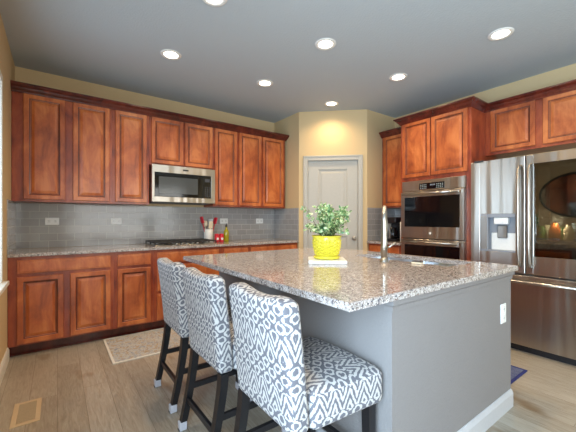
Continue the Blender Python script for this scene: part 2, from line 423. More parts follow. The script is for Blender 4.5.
# ---------------------------------------------------------------- tile backsplashes
bs = MB(); Z0, Z1 = .9155, 1.3865
bs.moulding([(XL, 3.60), (XL, YB), (2.83, YB), (2.83, 3.60)], [(0, Z0), (.009, Z0), (.009, Z1), (0, Z1)])
def buv(c, n):
    return ((c.x, c.z) if abs(n.y) > .7 else (c.y, c.z) if abs(n.x) > .7 else (c.x, c.y))
tag(bs.build('tile_backsplash', 'tile', uvfn=lambda c, n: (buv(c, n)[0], buv(c, n)[1]-.91)), 'long grey glazed subway-tile backsplash behind the gas cooktop', 'backsplash')
bs = MB(); bs.moulding([(3.545, 2.94), (XR, 2.94), (XR, 2.405)], [(0, Z0), (.009, Z0), (.009, Z1), (0, Z1)])
tag(bs.build('tile_backsplash', 'tile', uvfn=lambda c, n: (buv(c, n)[0], buv(c, n)[1]-.91)), 'short taupe subway-tile backsplash behind the black coffee maker', 'backsplash')

# ---------------------------------------------------------------- cabinets
DP = [(0, 0), (0, -.016), (.004, -.020), (.040, -.020), (.044, -.013), (.053, -.0115), (.057, -.008), (.061, -.008), (.084, -.0155)]
SP = [(0, 0), (0, -.015), (.006, -.020)]
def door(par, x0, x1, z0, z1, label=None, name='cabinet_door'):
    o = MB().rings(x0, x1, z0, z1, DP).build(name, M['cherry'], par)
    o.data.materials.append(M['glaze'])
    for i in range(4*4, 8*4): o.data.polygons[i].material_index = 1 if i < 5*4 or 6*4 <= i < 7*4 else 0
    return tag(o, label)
def drawer(par, x0, x1, z0, z1):
    return MB().rings(x0, x1, z0, z1, [(0, 0), (0, -.015), (.004, -.018), (.014, -.018), (.018, -.020)]).build('drawer_front', M['cherry'], par)
# uppers on the back wall: front frame plane y=3.91
UF = 3.91; UZ0, UZ1 = 1.388, 2.43
GU = 'cherry wall cabinets over the long counter'
def upper(x0, x1, doors, label, z0=UZ0):
    t = thing('wall_cabinet', (x0, UF, z0), 0, label, 'wall cabinet', GU)
    MB().box(.0005, x1-x0-.0005, 0, YB-UF, 0, UZ1-z0, .001).build('cabinet_body', M['cherry_frame'], t)
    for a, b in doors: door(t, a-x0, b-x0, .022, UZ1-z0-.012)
    return t
upper(-.349, .480, [(-.262, .063), (.128, .456)], 'tall two-door cherry wall cabinet against the left wall')
upper(.480, .862, [(.511, .833)], 'single-door cherry wall cabinet directly left of the microwave')
upper(.862, 1.645, [(.884, 1.252), (1.272, 1.632)], 'short two-door cherry wall cabinet above the microwave', 1.855)
upper(1.645, 2.003, [(1.665, 1.985)], 'single-door cherry wall cabinet directly right of the microwave')
upper(2.003, 2.80, [(2.020, 2.375), (2.400, 2.765)], 'tall two-door cherry wall cabinet nearest the pantry door')
CP = [(-.005, 2.412), (.004, 2.412), (.010, 2.425), (.024, 2.440), (.034, 2.458), (.050, 2.470), (.056, 2.478), (.060, 2.478), (.060, 2.492), (-.005, 2.492)]
# wall filler strip along the wall-cabinet top so the crown sits on wood
cr = MB().moulding([(XL+.001, UF-.020), (2.80, UF-.020), (2.80, YB)][::1], CP)
tag(cr.build('crown_moulding', 'cherry_dark'), 'dark cherry crown moulding along the long row above the microwave', 'crown moulding')
# base cabinets: frame plane y=3.63
BF = 3.63; GB = 'cherry base cabinets under the long counter'
def base(x0, x1, fronts, label):
    t = thing('base_cabinet', (x0, BF, 0), 0, label, 'base cabinet', GB)
    MB().box(.0005, x1-x0-.0005, 0, YB-BF-.001, .10, .883, .001).build('cabinet_body', M['cherry_frame'], t)
    MB().box(.0005, x1-x0-.0005, .07, .09, 0, .10).box(.0005, x1-x0-.0005, .055, .07, 0, .02, .004).build('toe_kick', M['cherry_dark'], t)
    for k, a, b, z0, z1 in fronts:
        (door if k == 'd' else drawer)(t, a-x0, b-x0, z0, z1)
    return t
base(-.349, .463, [('w', -.286, .432, .735, .855), ('d', -.286, .045, .115, .705), ('d', .098, .432, .115, .705)], 'two-door cherry base cabinet with one wide drawer by the left wall')
base(.463, .843, [('w', .495, .812, .735, .855), ('d', .495, .812, .115, .705)], 'single-door cherry base cabinet just left of the cooktop drawers')
base(.843, 1.627, [('w', .879, 1.595, .735, .855), ('w', .879, 1.595, .43, .705), ('w', .879, 1.595, .115, .40)], 'wide cherry drawer cabinet directly under the gas cooktop')
base(1.627, 2.024, [('w', 1.663, 2.003, .735, .855), ('d', 1.663, 2.003, .115, .705)], 'narrow cherry base cabinet directly right of the cooktop drawers')
base(2.024, 2.829, [('w', 2.045, 2.80, .735, .855), ('d', 2.045, 2.41, .115, .705), ('d', 2.44, 2.80, .115, .705)], 'cherry base cabinet at the pantry-door end of the long counter')
tag(MB().box(XL+.001, 2.829, 3.596, YB-.0005, .884, .914, .004, 2).build('countertop', 'granite'), 'long speckled grey granite countertop under the cooktop', 'countertop')

# right run, facing -x : local x -> -y, local y -> +x
RZ = -PI/2
GR = 'cherry cabinets on the oven and refrigerator wall'
t = thing('wall_cabinet', (3.88, 2.938, UZ0), RZ, 'narrow cherry wall cabinet above the coffee maker, left of the ovens', 'wall cabinet', GR)
MB().box(0, .536, 0, XR-3.88, 0, UZ1-UZ0, .001).build('cabinet_body', M['cherry_frame'], t)
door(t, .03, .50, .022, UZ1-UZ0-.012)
t = thing('oven_cabinet', (3.55, 2.40, 0), RZ, 'tall cherry cabinet enclosing the two built-in ovens', 'tall cabinet', GR)
m = MB(); D = XR-3.5505
m.box(0, .03, 0, D, .10, UZ1); m.box(.795, .849, 0, .02, .10, UZ1); m.box(.819, .849, .02, D, .10, UZ1)
m.box(.03, .795, 0, D-.02, 1.69, UZ1); m.box(.03, .819, D-.02, D, .1, UZ1); m.box(.03, .795, 0, D-.02, .10, .285)
m.build('cabinet_body', M['cherry_frame'], t)
MB().box(.03, .82, .07, .09, 0, .10).build('toe_kick', M['cherry_dark'], t)
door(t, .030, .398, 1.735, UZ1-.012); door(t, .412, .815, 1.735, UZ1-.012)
drawer(t, .03, .795, .12, .27)
t = thing('wall_cabinet', (3.89, 1.551, 1.93), RZ, 'wide short cherry wall cabinet above the refrigerator', 'wall cabinet', GR)
MB().box(0, 1.10, 0, XR-3.89, 0, UZ1-1.93, .001).build('cabinet_body', M['cherry_frame'], t)
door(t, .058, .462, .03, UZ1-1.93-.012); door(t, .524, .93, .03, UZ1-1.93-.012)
cr = MB().moulding([(3.86, 2.939), (3.86, 2.40), (3.53, 2.40), (3.53, 1.551), (3.87, 1.551), (3.87, .451), (XR, .451)], CP)
tag(cr.build('crown_moulding', 'cherry_dark'), 'dark cherry crown moulding stepping around the oven cabinet top', 'crown moulding')
# fridge side panel beyond the right frame edge
t = thing('base_cabinet', (3.57, 2.938, 0), RZ, 'small cherry base cabinet under the coffee maker', 'base cabinet', GR)
MB().box(0, .536, 0, XR-3.57, .10, .883, .001).build('cabinet_body', M['cherry_frame'], t)
MB().box(0, .536, .07, .09, 0, .10).build('toe_kick', M['cherry_dark'], t)
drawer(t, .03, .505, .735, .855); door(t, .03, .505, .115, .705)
tag(MB().box(3.53, XR-.0005, 2.402, 2.9395, .884, .914, .004, 2).build('countertop', 'granite'), 'short granite countertop under the black coffee maker', 'countertop')

# ---------------------------------------------------------------- wall ovens
def ovens():
    t = thing('double_wall_oven', (3.53, 2.369, 0), RZ, 'stainless steel built-in double oven in the cherry cabinet', 'oven')
    w = .772
    MB().box(.004, w-.012, .02, .55, .29, 1.685).build('oven_body', M['steel_side'], t)
    MB().box(0, w, -.005, .0195, 1.560, 1.688, .004).build('control_panel', M['steel'], t)
    cp = MB().box(.235, .545, -.0075, -.0045, 1.575, 1.648, .001).build('display', M['black_gloss'], t)
    k = MB()
    for i in range(4):
        for j in range(3): k.box(.250+i*.022, .262+i*.022, -.0085, -.0075, 1.583+j*.02, 1.592+j*.02)
    k.build('buttons', M['label'], cp); k = MB()
    for i in range(4):
        for j in range(3): k.box(.450+i*.022, .462+i*.022, -.0085, -.0075, 1.583+j*.02, 1.592+j*.02)
    k.build('buttons', M['label'], cp)
    g = MB()
    for i, ch in enumerate((0, 1, 2, 3)): g.box(.375+i*.016, .384+i*.016, -.0085, -.0075, 1.615, 1.632)
    g.build('clock_digits', M['grey'], cp)
    def odoor(z0, z1, g0, g1, emb):
        d = MB(); d.box(0, w, -.028, .0195, z0, z1, .005)
        o = d.build('oven_door', M['steel'], t)
        MB().box(.052, w-.052, -.030, -.0275, g0, g1, .001).build('oven_window', M['black_gloss'], o)
        h = MB(); zz = z1-.030
        h.tube([(.045, -.072, zz), (w/2, -.080, zz), (w-.045, -.072, zz)], .0125, 14)
        for x in (.075, w-.075): h.cyl((x, -.028, zz), (x, -.074, zz), .009)
        h.build('door_handle', M['steel'], o)
        if emb:
            MB().cyl((w/2, -.0285, z0+.065), (w/2, -.031, z0+.065), .014, n=20).build('round_emblem', M['plastic_white'], o)
    odoor(.990, 1.552, 1.128, 1.488, True)
    odoor(.300, .978, .42, .912, False)
    return t
ovens()
# ---------------------------------------------------------------- refrigerator
def fridge():
    FX, y0, y1, ys = 3.40, 1.492, .566, 1.026
    t = thing('refrigerator', (FX, y0, 0), RZ, 'large stainless french-door refrigerator with dark glass panel and dispenser', 'refrigerator')
    w = y0-y1; s = y0-ys
    b = MB(); b.box(.004, s, .075, .74, .05, 1.775); b.box(s, w-.004, .075, .74, .05, .74); b.box(s, w-.004, .075, .74, 1.745, 1.775)
    b.box(w-.03, w-.004, .075, .74, .74, 1.745); b.box(s, w-.03, .70, .74, .74, 1.745)
    b.build('body', M['steel_side'], t)
    MB().box(.01, w-.01, .06, .30, 0, .05).build('base_grille', M['black'], t)
    MB().box(.03, .12, .0, .12, 1.7755, 1.80, .004).build('hinge_cover', M['dark_grey'], t)
    # left door with dispenser opening
    xa, xb, za, zb = .088, .388, .905, 1.268; z0, z1 = .722, 1.79; th = .068
    d = MB()
    d.box(.0, xa, 0, th, z0, z1, .006, 2); d.box(xb, s-.003, 0, th, z0, z1, .006, 2)
    d.box(xa-.006, xb+.006, 0, th, z0, za, .002); d.box(xa-.006, xb+.006, 0, th, zb, z1, .002)
    o = d.build('left_door', M['steel'], t)
    q = MB(); q.box(xa, xb, .055, .066, za, zb); q.box(xa, xa+.07, -.002, .055, za, zb, .002); q.box(xa+.07, xb, 0, .055, zb-.035, zb, .002); q.box(xa+.07, xb, 0, .055, za, za+.015, .002)
    ds = q.build('dispenser', M['grey'], o)
    MB().box(xa+.006, xa+.062, -.004, -.0015, za+.02, zb-.02, .001).build('touch_panel', M['steel_side'], ds)
    MB().box(xa+.12, xb-.06, .004, .050, zb-.10, zb-.036, .006).cyl((xa+.185, .004, zb-.068), (xa+.185, -.004, zb-.068), .02).build('nozzle', M['plastic_white'], ds)
    MB().box(xa+.14, xb-.075, .030, .045, za+.13, zb-.11, .006).build('paddle', M['steel_side'], ds)
    MB().box(xa+.085, xb-.01, .046, .054, za+.016, za+.18, .003).build('backplate', M['plastic_white'], ds)
    # right door, a steel ring round tinted glass
    gx0, gx1, gz0, gz1 = s+.062, w-.060, .885, 1.708
    d = MB(); d.box(s+.003, gx0, 0, th, z0, z1, .006, 2); d.box(gx1, w, 0, th, z0, z1, .006, 2); d.box(gx0-.006, gx1+.006, 0, th, z0, gz0, .002); d.box(gx0-.006, gx1+.006, 0, th, gz1, z1, .002)
    o2 = d.build('right_door', M['steel'], t)
    MB().box(gx0, gx1, -.001, .004, gz0, gz1).build('glass_panel', M['door_glass'], o2)
    f = MB()
    for a, b_, c, e in ((gx0, gx1, gz0, gz0+.05), (gx0, gx1, gz1-.03, gz1), (gx0, gx0+.03, gz0, gz1), (gx1-.03, gx1, gz0, gz1)): f.box(a, b_, .006, .02, c, e)
    f.build('glass_border', M['black'], o2)
    for z in (1.02, 1.235, 1.52): MB().box(s+.01, w-.04, .09, .60, z-.008, z).build('interior_shelf', M['window_glass'], t)
    # freezer drawer
    MB().box(0, w, .002, th, .068, .706, .006, 2).build('freezer_drawer', M['steel'], t)
    def bar(pts, par): MB().tube(pts, .0135, 14).build('door_handle', M['steel'], par)
    for x, p in ((s-.040, o), (s+.040, o2)):
        bar([(x, 0, 1.70), (x, -.030, 1.69), (x, -.048, 1.66), (x, -.058, 1.5), (x, -.060, 1.25), (x, -.058, .95), (x, -.048, .83), (x, -.03, .80), (x, 0, .79)], p)
    bar([(.03, .002, .655), (.032, -.035, .655), (.06, -.05, .655), (w/2, -.062, .655), (w-.06, -.05, .655), (w-.032, -.035, .655), (w-.03, .002, .655)], children(t)[-1])
    lt = bpy.data.lights.new('interior_lamp', 'POINT'); lt.energy = 5.0; lt.shadow_soft_size = .05; lt.color = (1, .95, .85)
    for z in (1.20,):
        lo = bpy.data.objects.new('interior_lamp', lt); COL.objects.link(lo); lo.parent = t; lo.location = (s+.2, .105, z)
    return t
fridge()
def jar(loc, r, h, mat):
    o = MB().lathe([(r*.9, 0), (r, .01), (r, h*.72), (r*.6, h*.85), (r*.6, h)], n=16, captop=True).build('food_container', mat)
    o.location = loc; return tag(o, 'jar or bottle of food behind the dark refrigerator glass', 'food container', 'food behind the refrigerator glass')
for i, row in enumerate((('green', 'orange', 'cream', 'green'), ('cream', 'green', 'blue_food', 'orange'))):
    for k, c in enumerate(row): jar((3.53+.11*i, .945-k*.095-.02*i, 1.0205), .036+.004*((i+k) % 2), .13+.015*((k*2+i) % 3), c)

# ---------------------------------------------------------------- microwave
def microwave():
    t = thing('microwave', (.866, 3.80, 1.42), 0, 'stainless over-the-range microwave between the cherry wall cabinets', 'microwave')
    w, h = .762, .430
    MB().box(.004, w-.004, .0355, .44, .002, h).build('body', M['steel_side'], t)
    f = MB(); f.box(0, w, 0, .035, 0, .062, .003); f.box(0, w, 0, .035, h-.088, h, .003); f.box(0, .03, 0, .035, .06, h-.086, .002); f.box(w-.055, w, 0, .035, .06, h-.086, .002)
    o = f.build('front_frame', M['steel'], t)
    MB().box(.03, .60, .002, .034, .062, h-.088, .002).build('door', M['black_gloss'], t)
    MB().box(.075, .535, .0005, .0025, .10, h-.135, .001).build('window', M['mw_window'], t)
    c = MB().box(.602, w-.055, .003, .034, .062, h-.088, .002).build('control_panel', M['black_gloss'], t)
    k = MB()
    for i in range(3):
        for j in range(5): k.box(.625+i*.026, .640+i*.026, .002, .0035, .085+j*.026, .098+j*.026)
    k.build('keypad', M['dark_grey'], c)
    MB().box(.625, .692, .002, .0035, .265, .305).build('clock_display', M['dark_grey'], c)
    MB().box(.352, .418, -.0015, .0005, h-.052, h-.034, .002).build('dark_name_badge', M['black'], t)
    MB().box(.02, w-.02, .05, .40, -.006, .0015).build('vent_grille', M['dark_grey'], t)
microwave()
# ---------------------------------------------------------------- cooktop
def cooktop():
    t = thing('gas_cooktop', (1.228, 3.90, .914), 0, 'stainless gas cooktop with black grates on the long counter', 'cooktop')
    MB().box(-.366, .366, -.245, .245, .0005, .010, .004).build('steel_pan', M['steel'], t)
    for sx in (-.181, .181):
        g = MB(); x0, x1, y0, y1 = sx-.175, sx+.175, -.225, .225
        for x in (x0, sx, x1): g.box(x-.006, x+.006, y0, y1, .036, .048, .002)
        for y in (y0, -.11, 0, .11, y1): g.box(x0, x1, y-.006, y+.006, .036, .048, .002)
        for x in (x0, x1):
            for y in (y0, 0, y1): g.box(x-.007, x+.007, y-.007, y+.007, .0105, .037)
        g.build('grate', M['black_iron'], t)
        for y in (-.11, .11):
            MB().lathe([(.05, .0105), (.05, .018), (.034, .02), (.034, .030), (.03, .032)], sx, y, 20, captop=True).build('burner', M['black_iron'], t)
    for i in range(5):
        MB().lathe([(.019, .0105), (.018, .026), (.015, .029)], -.12+i*.06, -.236+.008, 14, captop=True).build('control_knob', M['chrome'], t)
cooktop()
# ---------------------------------------------------------------- outlets
def outlet(loc, rz, label, group, vert=False):
    t = thing('wall_outlet', loc, rz, label, 'outlet', group)
    w, h = (.122, .078) if not vert else (.076, .122)
    p = MB().box(-w/2, w/2, -.007, 0, -h/2, h/2, .003).build('cover_plate', M['plastic_white'], t)
    for s_ in (-1, 1):
        c = (s_*.028, 0) if not vert else (0, s_*.028)
        q = MB().box(c[0]-.016, c[0]+.016, -.0085, -.0068, c[1]-.016, c[1]+.016, .002).build('socket', M['ceramic'], t)
        k = MB()
        for d in (-.006, .006): k.box(c[0]+(d if vert else -.004)-.0014, c[0]+(d if vert else .004)+.0014, -.0092, -.0084, c[1]+(0 if vert else d)-.0045*(1 if vert else .3), c[1]+(0 if vert else d)+.0045*(1 if vert else .3))
        k.build('slots', M['dark_grey'], q)
yw = YB-.009
GO = 'white outlets on the backsplash'
outlet((-.046, yw, 1.195), 0, 'white outlet on the tiles nearest the left wall', GO)
outlet((.564, yw, 1.195), 0, 'white outlet on the tiles left of the cooktop', GO)
outlet((1.945, yw, 1.195), 0, 'white outlet on the tiles behind the olive oil bottle', GO)
outlet((2.543, yw, 1.195), 0, 'white outlet on the tiles nearest the pantry corner', GO)
outlet((2.255, .80, .622), 0, 'white upright outlet on the grey end wall of the island', None, True)

# ---------------------------------------------------------------- island
IX0, IX1, IY0, IY1 = 1.12, 2.385, .80, 2.53
t = thing('kitchen_island', (IX0, IY0, 0), 0, 'large grey painted kitchen island with white baseboard under granite top', 'island')
m = MB(); w_, l_ = IX1-IX0, IY1-IY0
# hollow under the sink: walls of the island
m.poly([(0, 0), (w_, 0), (w_, .12), (.12, .12), (.12, l_-.12), (w_, l_-.12), (w_, l_), (0, l_)], 0, .883)
m.box(.12, w_-.02, .12, l_-.12, 0, .60)
m.build('island_wall', M['island'], t)
ci = MB(); ci.box(w_-.02, w_-.001, .12, l_-.12, .10, .883); fr = ci.build('cabinet_face', M['cherry_frame'], t)
for k in range(4):
    a = .14+k*(l_-.28)/4
    d_ = MB().rings(0, (l_-.28)/4-.02, .115, .86, DP).build('cabinet_door', M['cherry'], t); d_.location = (w_-.001, a, 0); d_.rotation_euler = (0, 0, PI/2)
MB().moulding([(w_, l_), (0, l_), (0, 0), (w_, 0)][::-1] if False else [(0, l_), (0, 0), (w_, 0)], [(0, .826), (.008, .826), (.010, .846), (.022, .858), (.022, .883), (0, .883)]).build('top_trim', M['island'], t)
MB().moulding([(0, l_), (0, 0), (w_, 0)], BBP).build('baseboard', M['skirt'], t)
# counter with sink cut-out
CX0, CX1, CY0, CY1 = .825, 2.396, .762, 2.574
SX0, SX1, SY0, SY1 = 1.985, 2.335, 1.0, 1.79
c = MB()
xs = [CX0, SX0, SX1, CX1]; ys_ = [CY0, SY0, SY1, CY1]
for zt, up in ((.914, 1), (.884, 0)):
    pass
V = {}
for zi, z in enumerate((.884, .914)):
    for i, x in enumerate(xs):
        for j, y in enumerate(ys_): V[i, j, zi] = c.b.verts.new((x, y, z))
for i in range(3):
    for j in range(3):
        if (i, j) == (1, 1): continue
        c.b.faces.new((V[i, j, 1], V[i+1, j, 1], V[i+1, j+1, 1], V[i, j+1, 1])); c.b.faces.new((V[i, j, 0], V[i, j+1, 0], V[i+1, j+1, 0], V[i+1, j, 0]))
def side(a, b): c.b.faces.new((V[a[0], a[1], 0], V[b[0], b[1], 0], V[b[0], b[1], 1], V[a[0], a[1], 1]))
for k in range(3):
    side((k, 0), (k+1, 0)); side((k+1, 3), (k, 3)); side((0, k+1), (0, k)); side((3, k), (3, k+1))
for a, b in (((1, 1), (1, 2)), ((1, 2), (2, 2)), ((2, 2), (2, 1)), ((2, 1), (1, 1))): side(a, b)
es = [e for e in c.b.edges if all(v.co.z > .9 for v in e.verts) and (all(abs(v.co.x-CX0) < 1e-4 for v in e.verts) or all(abs(v.co.x-CX1) < 1e-4 for v in e.verts) or all(abs(v.co.y-CY0) < 1e-4 for v in e.verts) or all(abs(v.co.y-CY1) < 1e-4 for v in e.verts))]
bmesh.ops.bevel(c.b, geom=es, offset=.004, segments=2, affect='EDGES')
tag(c.build('countertop', 'granite'), 'big polished speckled granite top of the kitchen island', 'countertop')
# sink
t = thing('double_sink', ((SX0+SX1)/2, (SY0+SY1)/2, .884), 0, 'undermount stainless double sink in the island top', 'sink')
hx, hy = (SX1-SX0)/2, (SY1-SY0)/2
def bowl(y0, y1):
    m = MB(); x0, x1, zb = -hx-.004, hx+.004, -.20
    R = []
    for ins, z in ((-.012, -.001), (0, -.001), (.004, -.05), (.01, zb+.03), (.03, zb), ):
        R.append([m.b.verts.new(p) for p in ((x0+ins, y0+ins, z), (x1-ins, y0+ins, z), (x1-ins, y1-ins, z), (x0+ins, y1-ins, z))])
    for a, b in zip(R, R[1:]):
        for k in range(4): m.b.faces.new((a[k], a[(k+1) % 4], b[(k+1) % 4], b[k]))
    m.b.faces.new(R[-1])
    return m
bowl(-hy-.004, -.02).build('sink_bowl', M['sink'], t); bowl(.02, hy+.004).build('sink_bowl', M['sink'], t)
MB().box(-hx-.004, hx+.004, -.008, .008, -.03, -.012, .003).build('sink_divider', M['sink'], t)
for y in (-hy/2, hy/2): MB().lathe([(.04, -.199), (.04, -.196), (.03, -.195), (.02, -.198)], 0, y, 20, captop=True).build('drain', M['chrome'], t)
# faucet
t = thing('kitchen_faucet', (1.862, 1.395, .914), 0, 'tall brushed nickel gooseneck faucet beside the island sink', 'faucet')
MB().lathe([(.032, .0005), (.032, .006), (.027, .012), (.0243, .03)], n=24, captop=True).build('base_ring', M['chrome'], t)
dirx, diry = math.cos(math.radians(34)), math.sin(math.radians(34))
pts = [(0, 0, .01), (0, 0, .12), (0, 0, .30)]; rs = [.024, .022, .018]
for k in range(1, 11):
    a = PI*k/10; r = .085
    pts.append((dirx*(r-r*math.cos(a)), diry*(r-r*math.cos(a)), .30+r*math.sin(a))); rs.append(.0165)
MB().tube(pts, rs, 18).build('gooseneck', M['chrome'], t)
e = pts[-1]
MB().tube([(e[0], e[1], .299), (e[0], e[1], .29), (e[0], e[1], .23), (e[0], e[1], .195)], [.0175, .0185, .020, .021], 18).build('spray_head', M['chrome'], t)
MB().tube([(0, -.020, .10), (.005, -.04, .105), (.03, -.075, .14)], [.009, .007, .006], 12).build('lever', M['chrome'], t)
t = thing('soap_dispenser', (2.372, 1.80, .914), 0, 'small satin nickel soap pump left of the tall faucet', 'soap dispenser')
MB().lathe([(.02, .0005), (.02, .008), (.012, .014), (.011, .045), (.007, .05), (.007, .078)], n=18, captop=True).build('pump_body', M['chrome'], t)
MB().tube([(-.012, 0, .082), (.03, 0, .086), (.055, -.01, .080), (.062, -.012, .072)], [.008, .0075, .006, .005], 12).build('spout', M['chrome'], t)
t = thing('sponge', (1.945, 1.19, .9145), .1, 'small pale sponge on the front rim of the island sink', 'sponge')
MB().box(-.018, .018, -.035, .035, 0, .012, .004, 2).build('foam', M['cream'], t)
MB().box(-.0175, .0175, -.0345, .0345, .0125, .017, .002).build('scrubber', M['dark_grey'], t)

# ---------------------------------------------------------------- potted plant and its tile
tr = MB().box(-.130, .126, -.118, .118, .0, .022, .003, 2).build('marble_trivet', 'plastic_white'); tr.location = (1.528, 1.625, .9145); tr.rotation_euler = (0, 0, math.radians(53.8-90-3))
tag(tr, 'square white marble trivet under the yellow plant pot', 'trivet')
def plant():
    t = thing('potted_plant', (1.527, 1.626, .937), 0, 'bushy green plant in a yellow diamond-textured pot on white trivet', 'potted plant')
    t.scale = (1.06, 1.06, 1.03)
    n = 48; m = MB(); prof = []
    for i in range(25):
        f = i/24; prof.append((.068+.024*math.sin(f*PI*.62)**.8, .012+f*.135))
    rings = []
    for i, (r, z) in enumerate(prof):
        ring = []
        for k in range(n):
            bumpv = .0034*(abs((k+i*1.0) % 4-2)+abs((k-i*1.0) % 4-2)-2) if 3 < i < 21 else 0
            rr = r-bumpv; a = 2*PI*k/n; ring.append(m.b.verts.new((rr*math.cos(a), rr*math.sin(a), z)))
        rings.append(ring)
    for r, z in ((.097, .148), (.099, .157), (.092, .158), (.089, .148), (.085, .135)):
        rings.append([m.b.verts.new((r*math.cos(2*PI*k/n), r*math.sin(2*PI*k/n), z)) for k in range(n)])
    for a, b in zip(rings, rings[1:]):
        for k in range(n): m.b.faces.new((a[k], a[(k+1) % n], b[(k+1) % n], b[k]))
    m.b.faces.new(rings[0][::-1]); m.build('pot', M['yellow'], t)
    MB().lathe([(.070, 0), (.084, .004), (.088, .020), (.083, .020), (.072, .009)], n=36, captop=True).build('saucer', M['yellow'], t)
    MB().lathe([(.01, .138), (.086, .138)], n=24).build('soil', M['soil'], t)
    st = MB(); lf = MB(); rnd = random.Random(3)
    def leaf(p, d, s):
        d = d.normalized(); sd = d.cross(Vector((rnd.uniform(-1, 1), rnd.uniform(-1, 1), rnd.uniform(-.2, 1)))).normalized(); up = d.cross(sd)
        q = [p, p+d*s*.35+sd*s*.27, p+d*s*.75+sd*s*.24, p+d*s-up*s*.1, p+d*s*.75-sd*s*.24, p+d*s*.35-sd*s*.27]; mid = p+d*s*.5+up*s*.07
        vv = [lf.b.verts.new(x) for x in q]; c_ = lf.b.verts.new(mid)
        for a in range(6): f = lf.b.faces.new((vv[a], vv[(a+1) % 6], c_)); f.smooth = True
    for k in range(52):
        a = rnd.uniform(0, 2*PI); sp = rnd.uniform(.02, .172); h = rnd.uniform(.03, .215)*(1.1-sp*1.2)
        if k == 0: a, sp, h = math.radians(144), .15, .20
        if k == 1: a, sp, h = math.radians(-36), .13, .16
        b = Vector((.05*math.cos(a)*rnd.random(), .05*math.sin(a)*rnd.random(), .138)); e_ = Vector((sp*math.cos(a), sp*math.sin(a), .15+h))
        mid = (b+e_)/2+Vector((0, 0, .03)); P_ = []
        for i in range(9):
            f = i/8; P_.append(b*(1-f)**2+mid*2*f*(1-f)+e_*f*f)
        st.tube(P_, [.0025-.0015*i/8 for i in range(9)], 5)
        for i in range(2, 9):
            for _ in range(4 if i > 3 else 2):
                d = Vector((rnd.uniform(-1, 1), rnd.uniform(-1, 1), rnd.uniform(-.4, .9))); leaf(P_[i]+Vector((rnd.uniform(-.008, .008),)*3), d, rnd.uniform(.020, .036))
    st.build('stems', M['stem'], t); lf.build('leaves', M['leaf'], t)
plant()
# ---------------------------------------------------------------- things by the cooktop
t = thing('utensil_crock', (1.662, 4.11, .914), 0, 'white crock holding red and cream cooking utensils', 'crock')
MB().lathe([(.056, .0005), (.061, .006), (.062, .17), (.058, .172), (.055, .165), (.053, .012), (.0, .011)], n=28).build('crock_wall', M['ceramic'], t)
def utensil(name, foot, top, mat, kind, label, ang_):
    o = thing(name, (1.662, 4.11, .928), 0, label, name.split('_')[-1], 'utensils in the white crock')
    MB().tube([foot, top], [.005, .006], 10).build('handle', M[mat], o)
    v = Vector(top); d = (v-Vector(foot)).normalized(); m = MB()
    if kind == 'spoon':
        m.soft(-.034, .034, -.010, .010, -.005, .085, .0099, 6)
    elif kind == 'ladle': m.soft(-.038, .038, -.024, .024, -.01, .075, .023, 6)
    else: m.box(-.032, .032, -.003, .003, 0, .095, .002)
    h = m.build('head', M[mat], o); h.location = v; h.rotation_euler = d.to_track_quat('Z', 'Y').to_euler()
    h.rotation_euler.rotate_axis('Z', ang_)
utensil('spoon', (-.028, -.012, .0), (-.085, -.01, .245), 'red', 'spoon', 'red spoon leaning left in the white crock', .2)
utensil('spatula', (.028, -.012, .0), (.085, -.01, .235), 'red', 'spoon', 'red spatula leaning right in the white crock', .2)
utensil('spoon', (-.012, .03, .0), (-.03, .035, .20), 'cream', 'ladle', 'cream ladle standing upright in the white crock', .5)
utensil('spatula', (0.004, -.032, 0), (.012, -.045, .17), 'cream', 'spat', 'cream flat turner at the front of the crock', -.3)
utensil('spoon', (.02, .025, 0), (.045, .045, .215), 'plastic_white', 'spoon', 'white spoon at the back of the crock', -.1)
for x, y, lb in ((1.725, 3.975, 'left red lidded canister beside the utensil crock'), (1.783, 3.955, 'right red lidded canister beside the olive oil bottle')):
    t = thing('canister', (x, y, .914), 0, lb, 'canister', 'red canisters by the crock')
    MB().lathe([(.026, .0005), (.029, .004), (.029, .086), (.026, .090)], n=20, captop=True).build('jar_body', M['red'], t)
    MB().lathe([(.025, .0905), (.028, .092), (.028, .106), (.022, .112)], n=20, captop=True).build('jar_lid', M['red'], t)
    MB().box(-.014, .014, -.0305, -.0285, .03, .06, .001).build('white_print', M['ceramic'], t)
t = thing('oil_bottle', (1.852, 3.95, .914), 0, 'yellow-green olive oil bottle with dark spout by the outlet', 'bottle')
MB().lathe([(.032, .0005), (.036, .005), (.036, .13), (.030, .155), (.013, .178), (.012, .205)], n=20, captop=True).build('glass_body', M['oil'], t)
MB().lathe([(.014, .2055), (.014, .222), (.007, .227), (.005, .25)], n=14, captop=True).build('pour_spout', M['black'], t)
# ---------------------------------------------------------------- coffee maker and canister on the short counter
t = thing('coffee_maker', (3.86, 2.70, .914), RZ, 'black drip coffee maker on the short counter by the ovens', 'coffee maker')
MB().box(-.09, .09, -.13, .12, .0005, .035, .01, 2).build('base', M['black'], t)
MB().box(-.09, .09, .02, .12, .036, .25, .008, 2).build('water_tank', M['black'], t)
MB().box(-.09, .09, -.12, .12, .251, .335, .02, 3).build('brew_head', M['black'], t)
MB().lathe([(.055, .036), (.070, .07), (.068, .13), (.045, .17), (.048, .19)], 0, -.055, 24, captop=True).build('carafe', M['black_gloss'], t)
MB().box(-.012, .012, -.1365, -.1305, .04, .24, .004).build('handle', M['chrome'], t)
t = thing('paper_towel_holder', (3.72, 2.475, .914), 0, 'white paper towel roll standing between coffee maker and ovens', 'paper towel roll')
MB().lathe([(.055, .0005), (.055, .008)], n=24, captop=True).build('base', M['chrome'], t)
MB().lathe([(.045, .0085), (.045, .27), (.018, .271)], n=24, captop=True).build('paper_roll', M['plastic_white'], t)

